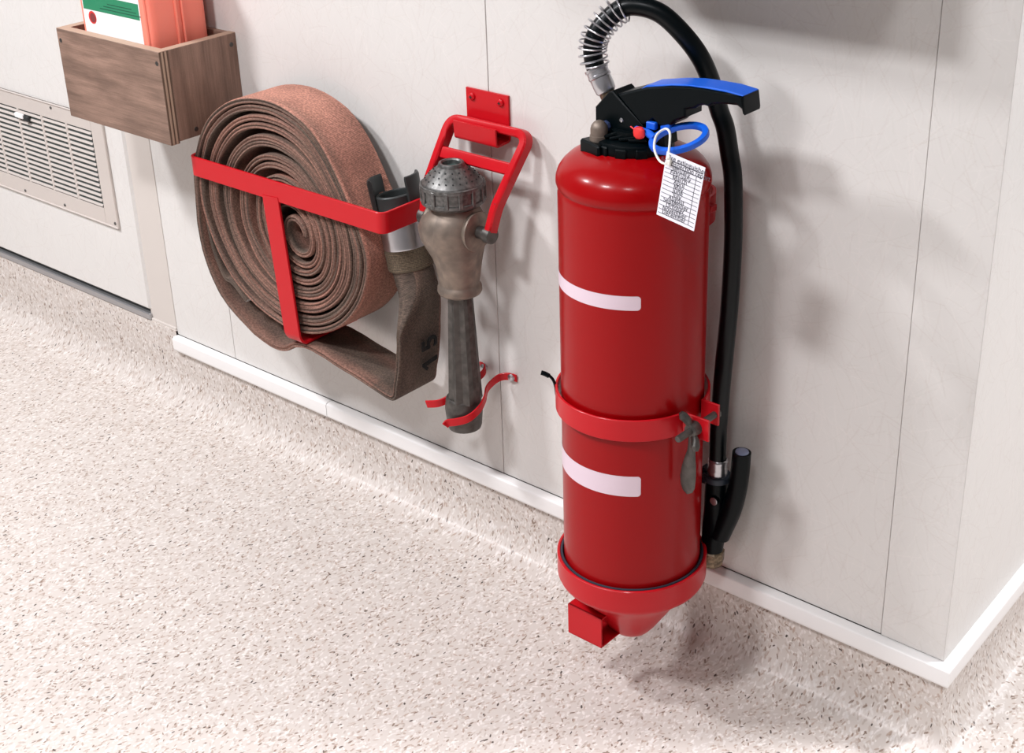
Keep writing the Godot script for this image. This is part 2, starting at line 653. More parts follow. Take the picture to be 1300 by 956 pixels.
func room(lamps: Array) -> void:
	var fl := struct("floor", slab(Vector3(-3.2, -.12, -2.0), Vector3(2.9, 0, 2.9)), M.floor, "pale speckled vinyl floor with brown and dark chips", "floor")
	var cove := []
	cove.append([0.0, .102]); cove.append([.004, .102])
	for k in 4: cove.append([.004, .1 - .0135 * k])
	for k in 9:
		var a := PI / 2 * k / 8
		cove.append([.004 + .05 * (1 - cos(a)), .051 - .05 * sin(a)])
	cove.append([.058, .0006]); cove.append([.06, -.002])
	part("cove", wall_run(cove, -1.0825, 1.9), M.floor, fl, 50.0)
	var cl := Mb.new()
	var crow := []
	for x in [-3.1, -1.0822]:
		var row := PackedVector3Array([Vector3(x, .1335, -.01), Vector3(x, .1335, .0035)])
		for p in cove.slice(2): row.append(Vector3(x, p[1], p[0]))
		crow.append(row)
	cl.grid(crow, false)
	cl.fix(0)
	part("cove", cl, M.floor, fl, 50.0)

	var wb := struct("wall_back", slab(Vector3(-3.2, -.05, -.1), Vector3(CORNER - .0062, 2.5, -.004)), M.core, "pale laminate panelled wall behind the fire equipment", "wall")
	var joints := [-1.0825, -.924, -.318, .284, CORNER]
	for i in 4:
		var x0: float = joints[i] + (.0 if i == 0 else .0006)
		var x1: float = joints[i + 1] - (.0006 if i < 3 else 0.0)
		var z: float = .0016 if i == 3 else 0.0
		part("panel", slab(Vector3(x0, .1266, -.006), Vector3(x1, 2.4, z), .0005), M.wall, wb)
	# left of the joint: post, service door, steel sill
	part("post", slab(Vector3(-1.158, .138, -.02), Vector3(-1.0855, 2.4, -.001), .0008), M.post, wb)
	part("joint_gap", slab(Vector3(-1.0855, .1, -.02), Vector3(-1.0825, 2.4, -.0035)), M.dark, wb)
	var door := struct("door_1", slab(Vector3(-2.5, .1535, -.02), Vector3(-1.153, 2.1, .003), .004), M.door, "pale flush service door with a louvred vent plate", "door")
	door.set_meta("kind", "structure")
	part("panel", slab(Vector3(-3.2, .02, -.02), Vector3(-2.505, 2.4, -.001), .0008), M.wall, wb)
	var sill := Mb.new()
	sill.box(Vector3(-1.83, .1405, .0), Vector3(1.352, .0135, .010), .002)
	struct("trim_3", sill, M.steel, "thin steel sill strip below the service door", "trim")
	part("shadow_gap", slab(Vector3(-2.5, .146, -.02), Vector3(-1.153, .1585, -.003)), M.dark, wb)
	var foot := Mb.new()
	foot.box(Vector3(-1.119, .1355, -.004), Vector3(.07, .006, .0125), .001)
	part("post_foot", foot, M.post, wb)

	# the return wall on the right
	var d := Vector2(-LEAN, -1).normalized()
	var e := Vector2(CORNER, 0) + d * 1.95
	var wr := Mb.new()
	var xf := Transform3D(Basis(Vector3(1, 0, 0), Vector3(0, 0, 1), Vector3(0, -1, 0)), Vector3.ZERO)
	wr.prism(PackedVector2Array([Vector2(CORNER, .0), Vector2(e.x, e.y), Vector2(e.x - .1, e.y), Vector2(CORNER - .006, -.0045)]), -2.4, -.02, 0.0, xf)
	struct("wall_right", wr, M.wall, "pale laminate return wall round the right corner", "wall")

	# white cap strip over the cove, in two lengths with a butt joint
	var cp := [[.0, .1255], [.0095, .1252], [.0125, .1235], [.0135, .121], [.0135, .104], [.0125, .1005], [.0105, .0985], [.004, .098]]
	var c1 := wall_run(cp, -.6835, 1.9)
	struct("trim_1", c1, M.cap, "long white cap strip along the wall foot and round the corner", "trim", 50.0)
	var c2 := Mb.new()
	var rows := []
	for x in [-1.0825, -.6845]:
		var row := PackedVector3Array()
		for p in cp: row.append(Vector3(x, p[1], p[0]))
		rows.append(row)
	c2.solid(rows)
	struct("trim_2", c2, M.cap, "short white cap strip below the rolled hose", "trim", 50.0)

	var cb := thing("added_cupboard", "added unseen cupboard above the extinguisher that shades the top of the wall", "cupboard", Vector3(.07, .94, 0))  # added out of view to cast the shadow band on the wall
	part("carcass", slab(Vector3(-.12, .94, .002), Vector3(.26, 1.5, .118), .002), M.plain, cb)
	part("door", slab(Vector3(-.118, .943, .119), Vector3(.258, 1.497, .135), .002), M.cap, cb)

	# the rest of the passage, so that light stays in the room
	struct("ceiling", slab(Vector3(-3.2, 2.4, -2.0), Vector3(2.9, 2.5, 2.9)), M.ceiling, "plain white ceiling", "ceiling")
	struct("wall_left", slab(Vector3(-3.2, -.02, -.1), Vector3(-3.1, 2.4, 2.9)), M.plain, "plain grey end wall on the left", "wall")
	struct("wall_front", slab(Vector3(-3.2, -.02, 2.8), Vector3(2.9, 2.4, 2.9)), M.plain, "plain grey wall opposite the fire equipment", "wall")
	struct("wall_far", slab(Vector3(2.8, -.02, -2.0), Vector3(2.9, 2.4, 2.9)), M.plain, "plain grey far wall on the right", "wall")
	struct("wall_rear", slab(Vector3(.1, -.02, -2.0), Vector3(2.9, 2.4, -1.9)), M.plain, "plain grey wall at the end of the side passage", "wall")
	for l in lamps:
		var t := thing("ceiling_lamp", "flat ceiling light panel " + ["above the hose nozzle", "to the right above the extinguisher", "above the service door", "added unseen in the side passage to brighten the return wall"][lamps.find(l)], "lamp", Vector3(l[0], 2.4, l[1]), "ceiling light panels")
		var p := Vector3(l[0], 2.385, l[1])
		var b := Mb.new()
		b.box(p, Vector3(.40, .03, .32), .003)
		part("housing", b, M.ceiling, t)
		var f := Mb.new()
		f.box(p - Vector3(0, .0165, 0), Vector3(.34, .003, .26))
		part("diffuser", f, M.lamp, t)

# ---------------------------------------------------------------- vent plate on the door
func vent() -> void:
	var z := .003
	var t := thing("vent_grille", "beige louvred vent plate screwed to the service door", "vent", Vector3(-1.52, .297, z))
	var x1 := -1.205
	var x0 := -1.82
	var y0 := .297
	var y1 := .500
	var cw := .0775
	var xr := -1.243
	var ys := .3285
	var ye := .4700
	var fr := Mb.new()
	var n := 7
	var xl := xr - cw * n
	fr.box(Vector3((x0 + xl) / 2, (y0 + y1) / 2, z + .0015), Vector3(xl - x0, y1 - y0, .003), .0006)
	fr.box(Vector3((x1 + xr) / 2, (y0 + y1) / 2, z + .0015), Vector3(x1 - xr, y1 - y0, .003), .0006)
	fr.box(Vector3((xl + xr) / 2, (y0 + ys) / 2, z + .0015), Vector3(xr - xl, ys - y0, .003), .0)
	fr.box(Vector3((xl + xr) / 2, (ye + y1) / 2, z + .0015), Vector3(xr - xl, y1 - ye, .003), .0)
	for k in range(1, n):
		fr.box(Vector3(xr - cw * k, (ys + ye) / 2, z + .0015), Vector3(.0055, ye - ys, .003), .0005)
	part("frame", fr, M.vent, t)
	part("rim", slab(Vector3(x1 - .003, y0, z), Vector3(x1, y1, z + .005), .001), M.vent, t)
	part("rim", slab(Vector3(x0, y0, z), Vector3(x1, y0 + .003, z + .005), .001), M.vent, t)
	part("rim", slab(Vector3(x0, y1 - .003, z), Vector3(x1, y1, z + .005), .001), M.vent, t)
	part("backing", slab(Vector3(xl, ys, z - .001), Vector3(xr, ye, z + .0003)), mat(rgb(84, 92, 90), .7), t)
	var rows := 15
	var pitch := (ye - ys) / rows
	var sm := Mb.new()
	var tilt := Transform3D(Basis(Vector3.RIGHT, deg_to_rad(-28)), Vector3.ZERO)
	sm.box(Vector3.ZERO, Vector3(cw - .0055, pitch * .50, .0016), .0004, tilt)
	var shared := sm.finish(Vector3.ZERO)
	for k in n:
		for r in rows:
			var o := MeshInstance3D.new()
			o.name = "slat"
			o.mesh = shared
			o.material_override = M.vent
			t.add_child(o, true)
			o.position = Vector3(xr - cw * (k + .5), ys + pitch * (r + .42), z + .0021) - t.position
	for p in [[-1.53, .491], [-1.36, .491], [-1.215, .306], [-1.37, .306], [-1.50, .306], [-1.66, .306], [-1.70, .491]]:
		var s := Mb.new()
		s.lathe(V2s([0, .0016, .0022, .0014, .003, 0]), 12, along(Vector3(p[0], p[1], z + .003), Vector3(p[0], p[1], 1)))
		part("screw", s, M.screw, t)
	var lt := Mb.new()
	lt.box(Vector3(-1.466, .4585, z + .006), Vector3(.026, .009, .006), .0015)
	part("tab", lt, M.white, t).set_meta("label", "small white tab")
	var lk := Mb.new()
	lk.box(Vector3(-1.442, .457, z + .006), Vector3(.014, .011, .008), .002)
	part("latch", lk, M.dark, t).set_meta("label", "dark latch knob")

# ---------------------------------------------------------------- extinguisher and its bracket
const AX := Vector3(0, 0, .118)

func extinguisher_bracket() -> void:
	var t := thing("extinguisher_bracket", "red steel wall bracket with cup and clamp band holding the extinguisher", "bracket", Vector3(0, .068, .004))
	part("back_plate", slab(Vector3(-.03, .12, .0017), Vector3(.008, .655, .007), .001), M.red_bar, t)
	var cup := Mb.new()
	cup.lathe(V2s([.0885, .166, .0885, .1915, .0895, .1925, .0915, .1925, .0925, .1915, .0925, .164, .090, .158, .076, .146, .060, .128, .042, .100, .033, .086, .025, .076, .016, .0715, 0, .070]), 72, Transform3D(Basis(), AX))
	part("cup", cup, M.red_bar, t)
	var arm := Mb.new()
	arm.box(Vector3(0, .176, .0175), Vector3(.05, .028, .025), .001)
	part("cup_arm", arm, M.red_bar, t)
	var ln := Mb.new()
	ln.lathe(V2s([.0835, .17, .0852, .1925, .0862, .1932, .0878, .193, .0886, .1915, .0886, .165, .0835, .165]), 72, Transform3D(Basis(), AX))
	part("liner", ln, M.liner, t).set_meta("label", "dark blue-grey rubber liner")
	# short length of square tube welded below the cup
	var tb := Mb.new()
	var zf := .186
	var xo := .0105
	for s in [[Vector3(-.059 + xo, .0815, zf - .0025), Vector3(-.006 + xo, .126, zf)], [Vector3(-.059 + xo, .0815, zf - .045), Vector3(-.006 + xo, .126, zf - .0425)], [Vector3(-.059 + xo, .0815, zf - .045), Vector3(-.006 + xo, .084, zf)], [Vector3(-.059 + xo, .1235, zf - .045), Vector3(-.006 + xo, .126, zf)]]:
		tb.box((s[0] + s[1]) / 2, (s[1] - s[0]).abs(), .0005)
	part("square_tube", tb, M.red_bar, t)
	# clamp band, open towards the right, with two lugs
	var path := PackedVector3Array()
	var r := .0892
	path.append(Vector3(.121, .41, .1375)); path.append(Vector3(.092, .41, .1375))
	for k in 61:
		var a := deg_to_rad(76.0 - 332.0 * k / 60.0)
		path.append(AX + Vector3(r * sin(a), .41, r * cos(a)))
	path.append(Vector3(.086, .41, .100)); path.append(Vector3(.109, .41, .100))
	var band := Mb.new()
	band.bar(path, flat_section(.003, .027), Vector3.UP)
	part("clamp_band", band, M.red_bar, t)
	var arm2 := Mb.new()
	arm2.box(Vector3(0, .41, .0175), Vector3(.04, .026, .022), .001)
	part("band_arm", arm2, M.red_bar, t)
	# bolt, wing nut and spoon handle
	var b0 := Vector3(.104, .410, .0982)
	var b1 := Vector3(.104, .410, .174)
	var bolt := Mb.new()
	bolt.tube(PackedVector3Array([b0, b1 - Vector3(0, 0, .002), b1]), PackedFloat32Array([.0042, .0042, .0034]), 16)
	bolt.lathe(V2s([0, -.003, .006, -.003, .006, 0, 0, 0]), 6, along(b0, b1))
	part("bolt", bolt, M.gun, t)
	var nut := Mb.new()
	nut.lathe(V2s([.0042, 0, .0088, 0, .0078, .011, .0042, .0115]), 20, along(Vector3(.104, .41, .139), b1))
	for s in [-1.0, 1.0]:
		var dirv := Vector3(-.45 * s, .9 * s, .12).normalized()
		var c := Vector3(.104, .41, .146)
		var pts := PackedVector3Array([c + dirv * .005, c + dirv * .012, c + dirv * .019 + Vector3(0, 0, .003), c + dirv * .024 + Vector3(0, 0, .004)])
		nut.tube(pts, PackedFloat32Array([.0035, .0048, .0055, .0028]), 12)
	part("wing_nut", nut, M.gun, t)
	var sp := Mb.new()
	var rows := []
	for q in [[.409, .0055, .0028, .0], [.395, .005, .0028, -.0005], [.383, .0052, .0028, -.001], [.372, .0072, .003, -.0025], [.358, .0098, .003, -.004], [.345, .0108, .003, -.005], [.334, .0098, .003, -.005], [.327, .0066, .0026, -.005], [.324, .002, .0015, -.005]]:
		rows.append([q[0], .104 + q[3], .1445, q[1], q[2]])
	sp.loft(rows, 20)
	part("spoon_handle", sp, M.gun, t).set_meta("label", "worn grey metal spoon-shaped clamp handle")
	var hk := Mb.new()
	hk.bar(rounded(V3s([.02, .628, .0075, .036, .628, .012, .048, .628, .03, .052, .628, .05, .058, .628, .058]), .008), flat_section(.004, .034), Vector3.UP)
	hk.box(Vector3(.0535, .6335, .047), Vector3(.012, .008, .012), .001)
	part("hook", hk, M.red_bar, t)
	# a loose black tie end at the left of the band
	var te := Mb.new()
	te.tube(smooth(V3s([-.0715, .408, .1715, -.0725, .421, .1725, -.0755, .430, .1745, -.081, .4355, .178]), 5), .0018, 8)
	te.tube(smooth(V3s([-.078, .433, .1765, -.0825, .436, .1795, -.086, .437, .1815]), 4), .0030, 8)
	part("tie_end", te, M.black, t)

func extinguisher() -> void:
	var t := thing("fire_extinguisher", "tall glossy red fire extinguisher with black hose and blue-topped lever", "extinguisher", Vector3(0, .168, .118))
	var ax := Transform3D(Basis(), AX)
	var body := Mb.new()
	body.lathe(V2s([0, .168, .07, .168, .079, .171, .0832, .178, .0838, .19, .0838, .664, .0826, .6685, .0826, .6705, .0842, .6725, .0856, .677, .0853, .683, .0828, .6905, .0785, .697, .0715, .7035, .0625, .7085, .0525, .7122, .044, .7142, .03, .716, 0, .716]), 96, ax)
	part("cylinder", body, M.red, t, 30.0)
	# two blank pale labels wrapped round the front
	for q in [[.5565, .0168, -62.0, 42.5], [.3205, .0268, -62.0, 43.5]]:
		var lb := Mb.new()
		var rr := .08405
		var a1 := deg_to_rad(q[3])
		var a0 := deg_to_rad(q[2])
		var rows := []
		var rc := .004
		var angs := []
		for k in 40: angs.append(lerpf(a0, a1 - rc / rr, k / 39.0))
		for k in range(1, 9): angs.append(a1 - rc / rr * (1.0 - sin(PI / 2 * k / 8.0)))
		for a in angs:
			var dx: float = (a1 - a) * rr
			var cut := 0.0
			if dx < rc: cut = rc - sqrt(maxf(0.0, rc * rc - (rc - dx) * (rc - dx)))
			rows.append(PackedVector3Array([AX + Vector3(rr * sin(a), q[0] + cut, rr * cos(a)), AX + Vector3(rr * sin(a), q[0] + q[1] - cut, rr * cos(a))]))
		lb.grid(rows, false)
		var nrm := (lb.v[2] - lb.v[0]).cross(lb.v[1] - lb.v[0])
		if nrm.dot(lb.v[0] - AX) < 0.0:
			for i in range(0, lb.v.size(), 3):
				var tv := lb.v[i + 1]; lb.v[i + 1] = lb.v[i + 2]; lb.v[i + 2] = tv
		part("label_strip", lb, M.strip, t).set_meta("label", "blank pale pink label strip")
	# valve head
	var col := Mb.new()
	col.lathe(V2s([0, .7085, .037, .7085, .041, .711, .0425, .714, .0425, .7235, .041, .7265, .036, .728, 0, .728]), 56, ax)
	for k in 5:
		var a := deg_to_rad(-12.0 + 30.0 * k)
		col.box(Vector3(.0415, .7175, 0), Vector3(.006, .013, .013), .0012, Transform3D(Basis(Vector3.UP, a - PI / 2), AX))
	part("collar", col, M.black, t)
	var lug := Mb.new()
	var lx := Transform3D(Basis(Vector3.UP, deg_to_rad(-18)), Vector3(-.024, .7145, .146))
	lug.box(Vector3.ZERO, Vector3(.036, .020, .030), .002, lx)
	lug.box(Vector3(.004, -.011, -.003), Vector3(.022, .006, .018), .001, lx)
	part("collar_lug", lug, M.black, t)
	var kn := Mb.new()
	kn.lathe(V2s([0, .0225, .003, .0222, .006, .0205, .0085, .0172, .0095, .0135, .0095, .0065, .0103, .0062, .0103, 0, 0, 0]), 28, Transform3D(Basis(), Vector3(-.0245, .7240, .147)))
	part("relief_cap", kn, M.bronze, t).set_meta("label", "tarnished brass domed cap")
	var vb := Mb.new()
	vb.prism(V2s([-.0205, .7755, -.0155, .7775, .0243, .7465, .0244, .727, -.0156, .727, -.030, .7275, -.0385, .7330, -.0385, .7560]), .100, .136, .0012)
	vb.prism(V2s([-.012, .727, .05, .727, .048, .742, .02, .75, -.012, .745]), .106, .131, .001)
	vb.tube(PackedVector3Array([Vector3(0.0, .725, .118), Vector3(0.0, .737, .118)]), .026, 28)
	part("valve_body", vb, M.black, t)
	var cl := Mb.new()
	for k in 4:
		cl.box(Vector3.ZERO, Vector3(.020, .004, .006), .001, Transform3D(Basis(Vector3.BACK, deg_to_rad(22 - 6 * k)) * Basis(Vector3.UP, .5), Vector3(-.012 + .011 * k, .7315 - .0004 * k, .145 - .002 * k)))
	part("valve_ribs", cl, M.black, t)
	var sc := Mb.new()
	sc.lathe(V2s([0, .0015, .002, .001, .0026, 0]), 14, along(Vector3(-.003, .7475, .136), Vector3(-.003, .7475, 1)))
	part("screw", sc, M.silver, t)
	var bs := Mb.new()
	bs.lathe(V2s([0, .005, .004, .0045, .0062, .002, .0065, 0]), 8, along(Vector3(-.0225, .738, .137), Vector3(-.03, .738, 1)))
	part("bleed_screw", bs, mat(rgb(52, 66, 104), .3, .4), t)
	# lever: black underside with finger grips, blue top pad
	var lev := Mb.new()
	lev.prism(V2s([-.0107, .7742, -.001, .7778, .0274, .7884, .0597, .7953, .0822, .7984, .1043, .7993, .1261, .7995, .1464, .7983, .1484, .7791, .1449, .7850, .1394, .7880, .1266, .7870, .1179, .7861, .1110, .7842, .1060, .7807, .1004, .7815, .0939, .7795, .0895, .7762, .0783, .7729, .0785, .7646, .0654, .7584, .0605, .7532, .0466, .7487, .0372, .7548, .0278, .7472, .0231, .7463]), .103, .135, .0022)
	part("lever", lev, M.black, t, 45.0)
	var pad := Mb.new()
	pad.prism(V2s([.020, .7845, .0274, .7876, .0597, .7945, .0822, .7976, .1043, .7985, .1261, .7987, .1458, .7976, .1462, .7992, .1261, .8012, .1043, .8010, .0822, .8000, .0597, .7969, .0274, .7900]), .1045, .1335, .0008)
	part("lever_pad", pad, M.blue, t, 45.0).set_meta("label", "bright blue grip on top of the lever")
	var bt := Mb.new()
	bt.box(Vector3(.036, .7485, .1345), Vector3(.012, .008, .006), .001)
	bt.box(Vector3(.052, .748, .128), Vector3(.012, .012, .012), .001)
	part("trigger_block", bt, M.blue, t)
	# safety pin with its ring
	var ring := Mb.new()
	var rp := PackedVector3Array()
	for k in 40:
		var a := TAU * k / 40.0
		var p := Vector3(.0765, .7445, .143) + Vector3(.029 * cos(a), .0045 * cos(a), 0) + Vector3(-.002 * sin(a), .0085 * -sin(a), .0215 * sin(a))
		rp.append(p)
	ring.bar(rp, PackedVector2Array([Vector2(.003, -.0028), Vector2(.0036, 0), Vector2(.003, .0028), Vector2(0, .0034), Vector2(-.003, .0028), Vector2(-.0036, 0), Vector2(-.003, -.0028), Vector2(0, -.0034)]), Vector3(-.1, .95, .35), false, true)
	ring.tube(smooth(V3s([.018, .7415, .138, .034, .7415, .14, .05, .7405, .148]), 4), .0042, 12)
	part("safety_pin", ring, M.blue, t).set_meta("label", "blue plastic pull ring")
	var se := Mb.new()
	se.loft([[.736, .028, .146, .004, .003], [.738, .028, .146, .0066, .004], [.742, .028, .146, .0074, .0045], [.746, .028, .146, .0066, .004], [.748, .028, .146, .004, .003]], 12)
	se.tube(V3s([.023, .744, .146, .016, .7465, .145]), .0008, 6)
	part("seal", se, M.seal, t).set_meta("label", "small bright red tamper seal")
	# hose: stub, ferrule, hose with strain-relief spring, nozzle
	var hp := V3s([-.030, .757, .118, -.037, .769, .118, -.0445, .782, .118, -.0525, .7955, .118, -.0555, .8135, .118, -.052, .829, .116, -.0435, .844, .108, -.029, .857, .098, -.012, .8585, .089, .007, .851, .079, .026, .832, .069, .041, .809, .059, .050, .783, .050, .0585, .746, .042, .0665, .727, .041, .0725, .698, .040, .078, .671, .040, .081, .618, .040, .081, .564, .040, .079, .506, .040, .074, .428, .040, .0705, .353, .040, .0705, .305, .040])
	var st := Mb.new()
	st.tube(V3s([-.026, .750, .118, -.0385, .7715, .118]), .0088, 6)
	part("hose_stub", st, M.brass, t)
	var fe := Mb.new()
	var fx := along(Vector3(-.0365, .768, .118), Vector3(-.0525, .7955, .118))
	fe.lathe(V2s([0, 0, .0098, 0, .0112, .002, .0118, .009, .0118, .017, .0128, .018, .0128, .0205, .0122, .021, .0122, .0255, .0134, .026, .0134, .029, .0095, .029]), 32, fx)
	part("hose_ferrule", fe, M.silver, t)
	var hs := Mb.new()
	var sp := smooth(hp.slice(2), 10)
	hs.tube(sp, .0104, 24)
	part("hose", hs, M.rubber, t)
	var coil := PackedVector3Array()
	var part_path := smooth(hp.slice(3, 9), 40)
	var turns := 11.5
	var side := Vector3(0, 0, 1)
	for i in part_path.size():
		if i > 165: break
		var tt := (part_path[mini(i + 1, part_path.size() - 1)] - part_path[maxi(i - 1, 0)]).normalized()
		side = (side - tt * side.dot(tt)).normalized()
		var up := tt.cross(side)
		var a := TAU * turns * i / 165.0
		coil.append(part_path[i] + (side * cos(a) + up * sin(a)) * .0152)
	var cs := Mb.new()
	cs.tube(smooth(coil, 3), .00105, 8)
	part("hose_spring", cs, M.silver, t)
	# discharge nozzle at the hose end
	var nz := Vector3(.072, 0, .040)
	var nx := Transform3D(Basis(Vector3.BACK, -.03), Vector3(.0715, .31, .040))
	var ch := Mb.new()
	ch.lathe(V2s([.0104, .002, .0116, .001, .0122, -.001, .0118, -.003, .0118, -.012, .0124, -.013, .0124, -.021, .0115, -.022]), 32, nx)
	part("nozzle_coupling", ch, M.silver, t)
	var fg := Mb.new()
	fg.lathe(V2s([0, -.020, .0165, -.020, .0172, -.0225, .0172, -.0265, .016, -.028, 0, -.028]), 36, nx)
	fg.box(Vector3(-.015, -.027, 0), Vector3(.012, .022, .014), .0015, nx)
	part("nozzle_flange", fg, M.liner, t)
	var nb := Mb.new()
	nb.loft([[-.028, 0, 0, .0138, .0138], [-.05, 0, 0, .0140, .014], [-.075, .001, 0, .0145, .014], [-.092, .002, 0, .0165, .0145], [-.108, .001, 0, .0155, .0145], [-.122, 0, 0, .014, .014], [-.131, 0, 0, .0132, .0132]], 28, nx)
	nb.tube(PackedVector3Array([nx * Vector3(.006, -.05, .01), nx * Vector3(.0065, -.05, .0155)]), .006, 16)
	part("nozzle_body", nb, M.black, t)
	var bd := Mb.new()
	bd.lathe(V2s([0, .001, .0045, .0005, .0055, 0]), 16, along(nx * Vector3(.0065, -.05, .0155), nx * Vector3(.0065, -.05, 1)))
	part("nozzle_badge", bd, M.silver, t)
	var gl := Mb.new()
	var gp := smooth(V3s([.078, .205, .041, .0845, .222, .041, .093, .245, .041, .0995, .272, .041, .1035, .302, .041, .105, .333, .041]), 6)
	var gr := PackedFloat32Array()
	for i in gp.size(): gr.append(lerpf(.0135, .0112, float(i) / gp.size()))
	gl.tube(gp, gr, 20)
	part("squeeze_grip", gl, M.black, t)
	var ge := Mb.new()
	ge.loft([[.3325, .1052, .041, .0085, .0085], [.3345, .1052, .041, .0078, .0078], [.3355, .1052, .041, .004, .004]], 20)
	part("grip_end_glint", ge, mat(rgb(150, 160, 190), .25, .3), t)  # pale colour paints the bright reflection on the flat end of the grip
	var tp := Mb.new()
	tp.lathe(V2s([0, -.130, .012, -.130, .0158, -.133, .0158, -.147, .0135, -.153, .006, -.156, 0, -.156]), 8, nx)
	part("nozzle_tip", tp, M.brass, t, 20.0).set_meta("label", "brass hexagon nozzle tip")

func tag_card() -> void:
	var at := Vector3(.079, .6645, .18)
	var t := thing("inspection_tag", "white printed monthly inspection tag hanging from the blue pull ring", "tag", at)
	var tl := Vector3(.0880, .7427, .18)
	var ang := deg_to_rad(-9.5)
	var bx := Basis(Vector3.BACK, ang)
	var w := .0475
	var h := .0715
	var xf := Transform3D(bx, tl)
	var cd := Mb.new()
	cd.prism(PackedVector2Array([Vector2(0, 0), Vector2(w, 0), Vector2(w, -h), Vector2(0, -h)]), -.0003, .0003, 0.0, xf)
	part("card", cd, M.card, t)
	var ln := Mb.new()
	var z := .00045
	ln.box(Vector3(w * .5, -.0075, z), Vector3(w * .94, .0009, .0002), 0, xf)
	ln.box(Vector3(w * .5, -.0125, z), Vector3(w * .94, .0009, .0002), 0, xf)
	for k in 12:
		ln.box(Vector3(w * .5, -.0125 - .0046 * (k + 1), z), Vector3(w * .94, .00045, .0002), 0, xf)
	ln.box(Vector3(w * .83, -.0125 - .0276, z), Vector3(.00045, .0552, .0002), 0, xf)
	part("printed_lines", ln, M.ink, t)
	var mo := ["January", "February", "March", "April", "May", "June", "July", "August", "September", "October", "November", "December"]
	for k in 12:
		writing("printed_month", mo[k], .0020, Transform3D(bx, xf * Vector3(w * .44, -.0125 - .0046 * (k + .5) + .0002, z)), M.ink, t)
	writing("printed_heading", "fire inspection report", .0021, Transform3D(bx, xf * Vector3(w * .53, -.0100, z)), M.ink, t)
	writing("printed_heading", "fire extinguisher", .0019, Transform3D(bx, xf * Vector3(w * .55, -.0048, z)), M.ink, t)
	var tie := Mb.new()
	tie.tube(smooth(V3s([.0945, .7330, .1815, .0925, .738, .1835, .087, .7295, .1795, .0765, .7300, .177, .0665, .7395, .172, .0625, .7500, .163, .0675, .7560, .155, .0755, .7545, .158, .0835, .748, .169, .0895, .740, .179, .0935, .7345, .1815]), 6), .0013, 8)
	tie.box(Vector3(.0925, .7325, .1825), Vector3(.0048, .006, .0036), .0008)
	part("cable_tie", tie, M.tie, t).set_meta("label", "off-white plastic cable tie")

# ---------------------------------------------------------------- hose and its rack
func hose_rack() -> void:
	var t := thing("hose_rack", "red flat-bar T-shaped wall rack round the rolled hose", "rack", Vector3(-.62, .29, .002))
	var y := .5255
	var a := Mb.new()
	a.bar(rounded(V3s([-.8185, y, .0025, -.8185, y, .1125, -.4125, y, .1125, -.4125, y, .0025]), .012, 8), flat_section(.004, .030), Vector3.UP)
	part("hoop", a, M.red_bar, t)
	var b := Mb.new()
	b.bar(rounded(V3s([-.638, .516, .1135, -.622, .302, .1135, -.619, .293, .108, -.619, .2935, .004]), .006), flat_section(.004, .034), Vector3.RIGHT)
	part("hook", b, M.red_bar, t)

func hose_color(n: FastNoiseLite, n2: FastNoiseLite, u: float, w: float, rosy: float) -> Color:
	var k := clampf(.36 + n.get_noise_2d(u * 60.0, w * 400.0) * .9 + rosy, 0, 1)
	var d := clampf(.5 + n2.get_noise_2d(u * 400.0, w * 1200.0) * .9, 0, 1)
	var brown := rgb(138, 118, 105).srgb_to_linear()
	var pink := rgb(226, 162, 142).srgb_to_linear()
	var q := brown.lerp(pink, k)
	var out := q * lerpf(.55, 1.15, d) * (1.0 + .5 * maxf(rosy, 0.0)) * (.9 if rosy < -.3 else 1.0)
	return out / maxf(1.0, out.r / .95)

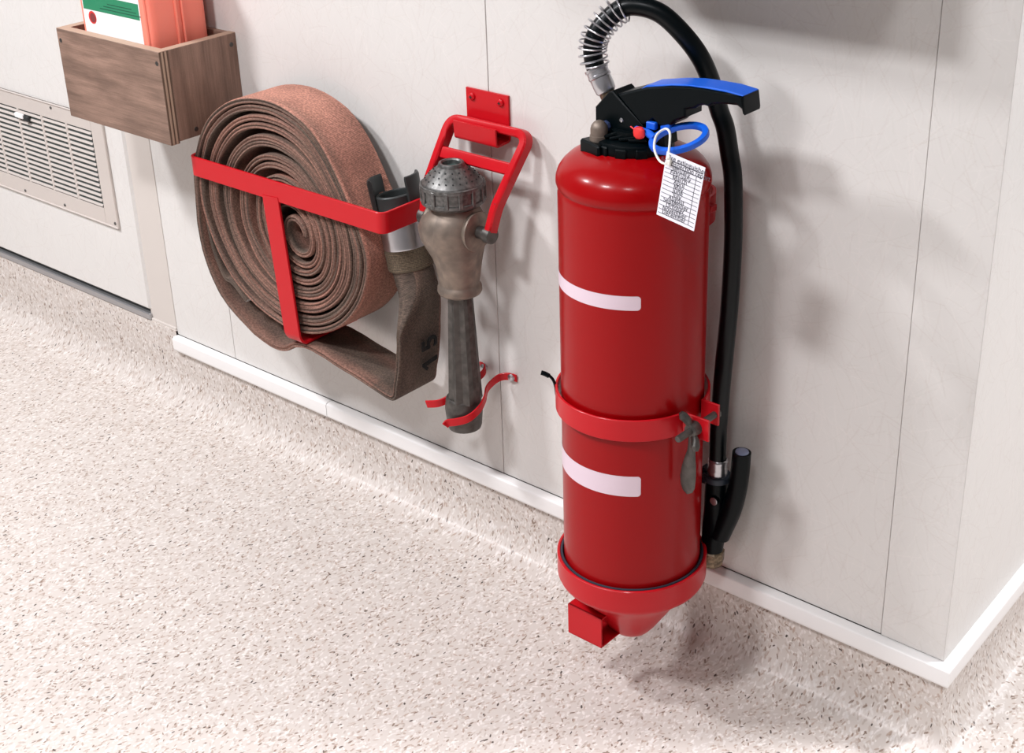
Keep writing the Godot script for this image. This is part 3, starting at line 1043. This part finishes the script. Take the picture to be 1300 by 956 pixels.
func fire_hose() -> void:
	var t := thing("fire_hose", "rolled flat canvas fire hose, faded brown and pink, in the red rack", "hose", Vector3(-.62, .255, .02))
	# the path of the middle line, seen from the front
	var path := PackedVector2Array()
	var turns := 11.5
	var steps := int(turns * 72)
	var n0 := FastNoiseLite.new()
	n0.seed = 12; n0.frequency = 1.0
	var ci := Vector2(-.590, .462)
	var co := Vector2(-.640, .4775)
	for i in steps + 1:
		var f := float(i) / steps
		var th := PI - TAU * turns * (1.0 - f)     # ends on the left
		var s := lerpf(.07, 1.0, pow(f, .80))
		s += (.015 * sin(f * turns * 3.0 + 1.0) + .020 * n0.get_noise_1d(f * turns * 1.3)) * smoothstep(1.0, .9, f) * smoothstep(0.0, .25, f)
		var c := ci.lerp(co, pow(s, .8))
		var rx := .1855 * s
		var ry := .1745 * s
		# loosely wound: upright and leaning inner loops
		var lean := (1.0 - s) * .35
		var p := Vector2(rx * cos(th), ry * sin(th))
		p.x *= lerpf(.86, 1.0, s)
		p = Vector2(p.x - lean * p.y * .55, p.y * lerpf(1.05, 1.0, s))
		var press := clampf(1.0 - absf(wrapf(th - .50, -PI, PI)) / .75, 0, 1)
		p *= 1.0 - .105 * press * press * (3.0 - 2.0 * press) * smoothstep(.55, 1.0, s)   # pushed in by the coupling
		path.append(c + p)
	var tail := V3s([-.829, .440, 0, -.829, .400, 0, -.8195, .357, 0, -.789, .312, 0, -.741, .281, 0, -.705, .267, 0, -.678, .262, 0, -.655, .267, 0, -.635, .279, 0, -.605, .285, 0, -.578, .2825, 0, -.535, .2745, 0, -.490, .2665, 0, -.455, .2595, 0, -.4385, .2560, 0, -.4305, .2565, 0, -.4255, .2625, 0, -.4225, .275, 0, -.416, .305, 0, -.410, .345, 0, -.4095, .375, 0, -.416, .400, 0, -.426, .420, 0, -.433, .442, 0, -.438, .466, 0])
	var start := path.size()
	var head := PackedVector3Array([Vector3(path[start - 1].x, path[start - 1].y, 0)])
	head.append_array(tail)
	var sm := smooth(head, 6)
	for i in range(1, sm.size()): path.append(Vector2(sm[i].x, sm[i].y))
	# flattened section: two layers meeting in rounded edges
	var sec := PackedVector2Array()
	var half := [[-.0046, 0.0], [-.0046, .02], [-.0046, .034], [-.0046, .0375], [-.0040, .0398], [-.0026, .041], [-.0010, .0406], [0.0, .0390], [.0010, .0406], [.0026, .041], [.0040, .0398], [.0046, .0375], [.0046, .034], [.0046, .02]]
	for q in half: sec.append(Vector2(q[0], q[1]))
	for q in half: sec.append(Vector2(-q[0], -q[1]))
	var ns := sec.size()
	var vs := PackedFloat32Array([0.0])
	for j in ns: vs.append(vs[j] + sec[j].distance_to(sec[(j + 1) % ns]) / .084)
	var na := FastNoiseLite.new()
	na.seed = 21; na.frequency = .02; na.fractal_octaves = 3
	var nb := FastNoiseLite.new()
	nb.seed = 33; nb.frequency = .02; nb.fractal_octaves = 4
	var rows := []
	var cols := []
	var us := PackedFloat32Array()
	var u := 0.0
	var np := path.size()
	for i in np:
		if i: u += path[i].distance_to(path[i - 1])
		us.append(u / .084)
		var tg := (path[mini(i + 1, np - 1)] - path[maxi(i - 1, 0)]).normalized()
		var nr := Vector2(tg.y, -tg.x)      # outwards
		var p := path[i]
		var m := 0.0
		if i > start and p.x > -.43: m = smoothstep(.355, .425, p.y)
		elif i > np - 8: m = 1.0
		if i > start + 60 and p.y > .40: m = smoothstep(.355, .425, p.y)
		var zc := lerpf(.0635, .046, m)
		zc += .0022 * n0.get_noise_1d(u * 9.0) * (1.0 - m)
		var row := PackedVector3Array()
		var crow := []
		var outer := smoothstep(float(start - 100), float(start - 60), float(i)) * (1.0 - smoothstep(float(start - 4), float(start + 14), float(i)))
		for j in ns:
			var q := sec[j]
			if m > 0.0:
				var an := TAU * (float(j) / ns) + PI
				var ang := atan2(q.y / .041, q.x / .0046)
				q = q.lerp(Vector2(cos(ang), sin(ang)) * .0285, m)
			row.append(Vector3(p.x + nr.x * q.x, p.y + nr.y * q.x, zc + q.y))
			var outside := 1.0 if sec[j].x > .004 else 0.0
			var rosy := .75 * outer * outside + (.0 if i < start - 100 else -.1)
			if i > start + 80: rosy = -.4  # rising tail darkened: its shade and some dirt put into the colour
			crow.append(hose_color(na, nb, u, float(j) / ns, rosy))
		rows.append(row)
		cols.append(crow)
	var b := Mb.new()
	b.use_col = true
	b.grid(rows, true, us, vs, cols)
	b.fix(0)
	# the start of the spiral is a small open shape: decide its turn by the tail instead
	var mid := Vector3.ZERO
	var k0 := b.v.size() - ns * 6
	for i in range(k0, b.v.size()): mid += b.v[i]
	mid /= ns * 6
	var e0 := (b.v[k0 + 2] - b.v[k0]).cross(b.v[k0 + 1] - b.v[k0])
	if e0.dot(b.v[k0] - mid) < 0.0:
		for i in range(0, b.v.size(), 3):
			var tv := b.v[i + 1]; b.v[i + 1] = b.v[i + 2]; b.v[i + 2] = tv
			var tu := b.uv[i + 1]; b.uv[i + 1] = b.uv[i + 2]; b.uv[i + 2] = tu
			var tc := b.c[i + 1]; b.c[i + 1] = b.c[i + 2]; b.c[i + 2] = tc
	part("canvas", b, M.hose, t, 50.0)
	# a doubled-over end tucked into the slack of the outer turn
	var fl := Mb.new()
	fl.use_col = true
	var fp := smooth(V3s([-.812, .470, 0, -.8165, .430, 0, -.812, .390, 0, -.800, .358, 0, -.790, .344, 0, -.779, .342, 0, -.765, .334, 0, -.745, .318, 0]), 6)
	var fr := []
	var fc := []
	var fu := PackedFloat32Array()
	for i in fp.size():
		var tg := (fp[mini(i + 1, fp.size() - 1)] - fp[maxi(i - 1, 0)]).normalized()
		var row := PackedVector3Array()
		var crow := []
		for q in sec:
			row.append(Vector3(fp[i].x + tg.y * q.x * .8, fp[i].y - tg.x * q.x * .8, .060 + q.y * .93))
			crow.append(hose_color(na, nb, i * .01 + 3.0, q.y * 10.0, -.25))
		fr.append(row); fc.append(crow); fu.append(i * .15)
	fl.grid(fr, true, fu, vs, fc)
	fl.fan_other(fr[0]); fl.fan(fr[fr.size() - 1])
	fl.fix(0)
	part("tucked_end", fl, M.hose, t, 50.0)
	# stencilled number on the rising tail and a stencil on the slack turn
	var tb := Basis(Vector3(.13, .985, .10).normalized(), Vector3(.02, -.105, .995).normalized(), Vector3.ZERO)
	tb.y = (tb.y - tb.x * tb.x.dot(tb.y)).normalized()
	tb.z = tb.x.cross(tb.y)
	var fnt := letters("1 5", .030, .0016)
	(fnt.font as SystemFont).font_weight = 800
	var o := MeshInstance3D.new()
	o.name = "stencilled_number"
	o.mesh = fnt
	o.material_override = M.stencil
	t.add_child(o, true)
	o.transform = Transform3D(tb, Vector3(-.4036, .315, .050) - t.position)
	var sl := Mb.new()
	sl.box(Vector3(-.672, .2785, .085), Vector3(.022, .0012, .03), .0003, Transform3D())
	# cuff, ferrule and lug coupling on the end
	var ax := along(Vector3(-.4345, .441, .0455), Vector3(-.4575, .556, .0455))
	var cf := Mb.new()
	cf.use_col = true
	cf.col = rgb(128, 112, 92).srgb_to_linear()
	cf.lathe(V2s([.0285, -.004, .0318, -.0035, .0326, -.001, .0322, .012, .0326, .024, .0318, .0285, .030, .029]), 48, ax)
	for i in cf.uv.size(): cf.uv[i] = Vector2(cf.uv[i].x * .7, cf.uv[i].y * 4.0)
	part("cuff", cf, M.hose, t)
	var fe := Mb.new()
	fe.lathe(V2s([.028, .027, .0322, .027, .0328, .0285, .0322, .031, .0316, .058, .0305, .062, .027, .062]), 48, ax)
	part("ferrule", fe, M.silver, t)
	var cu := Mb.new()
	cu.lathe(V2s([.0235, .04, .0235, .099, .0245, .1015, .027, .1015, .0285, .100, .0285, .082, .0302, .081, .0302, .058, .028, .056]), 48, ax)
	for s in [-1.0, 1.0]:
		var rows2 := []
		for k in 9:
			var a: float = s * PI / 2 + deg_to_rad(22.0 - 36 + 76.0 * k / 8.0)
			var dir := Vector3(sin(a), 0, cos(a))
			rows2.append(PackedVector3Array([ax * (dir * .0295 + Vector3(0, .070, 0)), ax * (dir * .0352 + Vector3(0, .072, 0)), ax * (dir * .0362 + Vector3(0, .122, 0)), ax * (dir * .0350 + Vector3(0, .1255, 0)), ax * (dir * .0325 + Vector3(0, .126, 0)), ax * (dir * .0305 + Vector3(0, .122, 0))]))
		cu.solid(rows2)
	part("lug_coupling", cu, M.coupling, t)
	var inn := Mb.new()
	inn.lathe(V2s([0, .06, .0236, .06]), 32, ax)
	part("coupling_bore", inn, mat(rgb(24, 52, 50), .5), t)

# ---------------------------------------------------------------- spray nozzle, its hook and its clip
func nozzle() -> void:
	# wall hook
	var h := thing("nozzle_hook", "red hook plate screwed to the wall, holding up the nozzle's bail", "hook", Vector3(-.3185, .63, 0.001))
	var hp := Mb.new()
	hp.bar(rounded(V3s([-.3185, .694, .0018, -.3185, .6345, .0018, -.3185, .6330, .0275, -.3185, .6565, .0285]), .004), flat_section(.0032, .073), Vector3.RIGHT)
	part("plate", hp, M.red_bar, h)
	for x in [-.3435, -.2945]:
		var s := Mb.new()
		s.lathe(V2s([0, .004, .003, .0036, .0048, .0022, .0052, 0]), 18, along(Vector3(x, .6835, .0034), Vector3(x, .6835, 1)))
		var sp := part("screw", s, M.red_bar, h)
		var cr := Mb.new()
		cr.box(Vector3(x, .6835, .0074), Vector3(.0042, .0011, .0008))
		cr.box(Vector3(x, .6835, .0074), Vector3(.0011, .0042, .0008))
		part("cross_slot", cr, M.dark, sp)
	# nozzle
	var t := thing("hose_nozzle", "old bronze fire hose spray nozzle with red bail handle", "nozzle", Vector3(-.328, .225, .062))
	var cx := -.327
	var cz := .062
	var ax := Transform3D(Basis(Vector3.BACK, .006), Vector3(cx, 0, cz))
	var cap := Mb.new()
	cap.lathe(V2s([.012, .600, .012, .6125, .0135, .6142, .016, .6142, .0172, .612, .0178, .6095, .030, .600, .0385, .5905, .0400, .5880, .0400, .5865, .0405, .5855, .0405, .5635, .0395, .561, .0365, .558, .030, .555, .028, .548]), 56, ax)
	for k in 14:
		var a := TAU * k / 14.0 + .1
		cap.box(Vector3(0, .5745, .0412), Vector3(.0055, .0225, .0034), .0008, ax * Transform3D(Basis(Vector3.UP, a), Vector3.ZERO))
	cap.lathe(V2s([.0405, .5880, .0424, .5870, .0424, .5825, .0405, .5815]), 56, ax)
	cap.lathe(V2s([.0405, .5675, .0422, .5665, .0422, .5625, .0405, .5610]), 56, ax)
	part("spray_cap", cap, M.cap_metal, t, 34.0)
	var bore := Mb.new()
	bore.lathe(V2s([0, .6075, .0122, .6075]), 24, ax)
	part("center_jet", bore, mat(rgb(74, 100, 96), .3, .4), t)
	var holes := Mb.new()
	for ring in 3:
		var n: int = [16, 20, 24][ring]
		var fr: float = [.25, .55, .82][ring]
		var r := lerpf(.0178, .0385, fr)
		var y := lerpf(.6095, .5905, fr) + .0008 * sin(fr * PI) * 2.0
		for k in n:
			var a := TAU * (k + .5 * (ring % 2)) / n
			var p: Vector3 = ax * Vector3(r * sin(a), y, r * cos(a))
			var nn := Vector3(sin(a) * .66, .75, cos(a) * .66)
			holes.lathe(V2s([0, .0009, .0011, .0008, .0011, -.001]), 8, along(p, p + nn))
	part("spray_holes", holes, M.dark, t)
	var body := Mb.new()
	body.loft([[.556, cx, cz, .030, .030], [.551, cx, cz, .0315, .0315], [.546, cx - .002, cz, .036, .036], [.538, cx - .005, cz + .001, .0425, .040], [.526, cx - .007, cz + .002, .0460, .0425], [.512, cx - .006, cz + .002, .0445, .0415], [.498, cx - .003, cz + .001, .0390, .038], [.486, cx - .001, cz, .0335, .034], [.474, cx, cz, .0305, .031], [.462, cx, cz, .0290, .029], [.452, cx, cz, .0275, .0275], [.449, cx, cz, .0265, .0265], [.446, cx, cz, .0268, .0268], [.443, cx, cz, .0295, .0295], [.437, cx, cz, .0300, .0300], [.434, cx, cz, .0285, .0285], [.431, cx, cz, .023, .023]], 48)
	part("body", body, M.bronze, t, 50.0)
	# octagonal barrel with ribs and a hexagon foot
	var bl := Mb.new()
	for q in [[0.0]]:
		var rows := []
		for r in [[.432, .0165], [.425, .0172], [.30, .0228], [.275, .0240], [.272, .0245]]:
			var row := PackedVector3Array()
			for k in 16:
				var a := TAU * k / 16.0 + .2
				var rr: float = r[1] * (1.0 if k % 2 == 0 else .85)
				row.append(Vector3(cx + rr * sin(a), r[0], cz + rr * cos(a)))
			rows.append(row)
		bl.solid(rows)
	part("barrel", bl, M.gun, t, 20.0)
	var ft := Mb.new()
	ft.lathe(V2s([0, .276, .0225, .276, .0245, .273, .0250, .268, .0258, .264, .0264, .258, .0240, .232, .0228, .228, .017, .226, .014, .230, 0, .230]), 28, Transform3D(Basis(), Vector3(cx - .004, 0, cz)))
	part("inlet", ft, M.gun, t, 30.0)
	# valve disc and pivot on both sides
	for s in [1.0, -1.0]:
		var ds := Mb.new()
		var c := Vector3(cx + s * .036, .528, cz)
		ds.lathe(V2s([0, -.012, .022, -.010, .026, -.002, .0268, 0, .0262, .002, .0215, .003, .018, .0036, 0, .0036]), 40, along(c, c + Vector3(s, 0, 0)))
		part("valve_disc", ds, M.bronze, t)
		var pv := Mb.new()
		pv.lathe(V2s([0, 0, .0085, 0, .0085, .016, .0112, .0165, .0112, .0265, .0098, .028, 0, .028]), 16, along(c, c + Vector3(s, 0, 0)))
		part("pivot", pv, M.gun, t, 25.0)
	# red bail
	var bail := Mb.new()
	var rp := rounded(V3s([-.2705, .524, .062, -.2655, .548, .058, -.2615, .566, .055, -.2445, .616, .038, -.2370, .6540, .0155, -.3690, .6540, .0155, -.3720, .616, .038, -.3840, .566, .055, -.3840, .548, .058, -.3840, .524, .062]), .018, 8)
	bail.bar(rp, flat_section(.0115, .017, .0022), Vector3(0, .35, .94))
	bail.bar(V3s([-.368, .6135, .039, -.246, .6135, .039]), flat_section(.016, .0085, .0018), Vector3(0, .35, .94))
	part("bail_handle", bail, M.red_bar, t, 45.0).set_meta("label", "red painted bail handle")
	for s in [[-.2565, .5725]]:
		var rv := Mb.new()
		rv.lathe(V2s([0, .0012, .0022, .001, .003, 0]), 12, along(Vector3(s[0] - .002, s[1], .0605), Vector3(s[0], s[1] + .4, 1.2)))
		part("rivet", rv, M.dark, t)
	# bottom clip on the wall
	var k := thing("nozzle_clip", "thin red spring clip on the wall gripping the nozzle's lower end", "clip", Vector3(-.32, .27, .001))
	var sec := flat_section(.0022, .0115)
	var right := Mb.new()
	right.bar(smooth(V3s([-.284, .2925, .0030, -.296, .2925, .0040, -.3070, .2905, .010, -.3110, .287, .020, -.3100, .282, .036, -.3025, .274, .050, -.2990, .266, .066, -.3050, .257, .0815, -.3200, .250, .0895, -.3320, .246, .0935, -.3350, .242, .097]), 6), sec, Vector3(0, 1, .1))
	part("prong", right, M.red_bar, k)
	var left := Mb.new()
	left.bar(smooth(V3s([-.352, .2925, .0030, -.343, .2925, .0040, -.3380, .290, .010, -.338, .286, .020, -.3450, .279, .035, -.3565, .268, .053, -.3590, .262, .066, -.3680, .257, .076, -.3850, .2525, .081]), 6), sec, Vector3(0, 1, .1))
	part("prong", left, M.red_bar, k)
	for x in [-.3440, -.2930]:
		var s := Mb.new()
		s.lathe(V2s([0, .0055, .0025, .0052, .0045, .0038, .0052, .001, .0062, .0008, .0062, 0]), 18, along(Vector3(x, .2925, .0035), Vector3(x, .2925, 1)))
		part("screw", s, M.silver, k)

# ---------------------------------------------------------------- wooden box and the case in it
func board(a: Vector3, b: Vector3, grain: int) -> Mb:   # a plywood board with grain along x (0), y (1)
	var m := slab(a, b, .0008)
	for i in m.v.size():
		var p := m.v[i]
		m.uv[i] = Vector2(p.x * 3.2 + p.z * 2.8 + .2, p.y * 4.2 + p.z * .6) if grain == 0 else Vector2(p.y * 2.4 + .3, p.z * 4.5 + p.x * 4.0)
	return m

func wooden_box() -> void:
	var x0 := -1.079
	var x1 := -.8215
	var y0 := .5605
	var y1 := .6990
	var zf := .139
	var th := .0155
	var t := thing("wooden_box", "open dark-stained plywood box screwed to the wall above the vent", "box", Vector3(-.95, y0, .0))
	part("front_board", board(Vector3(x0, y0, zf - th), Vector3(x1 - .0006, y1, zf), 0), M.wood, t)
	part("side_board", board(Vector3(x1 - th, y0 + .003, .0), Vector3(x1, y1, zf - th - .0006), 1), M.wood, t)
	part("side_board", board(Vector3(x0, y0 + .003, .0), Vector3(x0 + th, y1, zf - th - .0006), 1), M.wood, t)
	part("back_board", board(Vector3(x0 + th, y0, .0), Vector3(x1 - th, y1, .008), 0), M.wood, t)
	part("bottom_board", board(Vector3(x0 + th, y0, .008), Vector3(x1 - th, y0 + .01, zf - th), 0), M.wood, t)
	# bare plywood edges: the top rim, and the plies at the end of the front board
	var e := .0004
	part("top_edge", slab(Vector3(x0, y1, zf - th), Vector3(x1 - .0006, y1 + e, zf - .0004)), M.ply_pale, t)
	part("top_edge", slab(Vector3(x1 - th, y1, .0), Vector3(x1 - .0004, y1 + e, zf - th)), M.ply_pale, t)
	part("top_edge", slab(Vector3(x0, y1, .0), Vector3(x0 + th, y1 + e, zf - th)), M.ply_pale, t)
	for k in 5:
		var za := zf - th + th * k / 5.0
		part("ply_layer", slab(Vector3(x1 - .0006, y0 + .0004, za), Vector3(x1 + (.0005 if k % 2 else -.0002), y1 - .0004, za + th / 5.0)), M.ply_pale if k % 2 else M.ply_dark, t)
	for p in [Vector3(x0 + .008, y1 - .018, zf), Vector3(x1 - .008, y1 - .017, zf)]:
		var s := Mb.new()
		s.lathe(V2s([0, .0004, .0022, .0008, .0034, .0004, .0036, 0]), 14, along(p, p + Vector3(0, 0, 1)))
		part("screw", s, M.screw, t)
	for p in [Vector3(x1, y1 - .016, .010), Vector3(x1, y0 + .014, .092)]:
		var s := Mb.new()
		s.lathe(V2s([0, .0004, .0022, .0008, .0034, .0004, .0036, 0]), 14, along(p, p + Vector3(1, 0, 0)))
		part("screw", s, M.screw, t)
	# orange case standing in the box
	var c := thing("orange_case", "bright orange plastic case with white and green label standing in the wooden box", "case", Vector3(-.96, y0 + .01, .065))
	var ax0 := -1.036
	var ax1 := -.858
	var za := .018
	var zb := .120
	var ya := y0 + .0105
	var yb := .845
	var poly := PackedVector2Array()
	var rc := .012
	for q in [[ax1 - rc, zb - rc, 0.0], [ax0 + rc, zb - rc, 90.0], [ax0 + rc, za + rc, 180.0], [ax1 - rc, za + rc, 270.0]]:
		for k in 7:
			var a := deg_to_rad(q[2] + 90.0 * k / 6.0)
			poly.append(Vector2(q[0] + rc * cos(a), q[1] + rc * sin(a)))
	var shell := Mb.new()
	shell.prism(poly, -yb, -ya, .004, Transform3D(Basis(Vector3(1, 0, 0), Vector3(0, 0, 1), Vector3(0, -1, 0)), Vector3.ZERO))
	part("shell", shell, M.orange, c)
	var rib := Mb.new()
	rib.box(Vector3(ax1 + .001, (ya + yb) / 2, .075), Vector3(.005, yb - ya - .02, .004), .0015)
	rib.box(Vector3(ax1 + .001, (ya + yb) / 2, .064), Vector3(.005, yb - ya - .02, .004), .0015)
	part("seam_ribs", rib, M.orange, c)
	var frm := Mb.new()
	frm.box(Vector3((ax0 + ax1) / 2, .72, zb), Vector3(ax1 - ax0 - .016, .19, .004), .0015)
	part("label_frame", frm, M.orange, c)
	part("label_white", slab(Vector3(ax0 + .014, .655, zb), Vector3(ax1 - .020, .764, zb + .0024)), M.white, c)
	part("label_band", slab(Vector3(ax0 + .016, .7335, zb), Vector3(ax1 - .022, .757, zb + .0027)), M.green, c).set_meta("label", "green label band")
	var tx := Mb.new()
	for k in 3:
		tx.box(Vector3((ax0 + ax1) / 2 + .02, .739 + .0042 * k, zb + .0028), Vector3(.10 - .02 * k, .0013, .0002))
	part("label_print", tx, mat(rgb(24, 84, 62), .6), c)
	var em := Mb.new()
	em.lathe(V2s([0, .0004, .0095, .0004, .0095, 0]), 28, along(Vector3(ax0 + .036, .7225, zb + .0026), Vector3(ax0 + .036, .7225, 1)))
	part("emblem", em, mat(rgb(214, 52, 46), .5), c).set_meta("label", "round red emblem")
	var em2 := Mb.new()
	em2.lathe(V2s([0, .0003, .0072, .0003, .0072, 0]), 24, along(Vector3(ax0 + .0372, .7222, zb + .0029), Vector3(ax0 + .0372, .7222, 1)))
	part("emblem_core", em2, mat(rgb(128, 52, 54), .5), c)
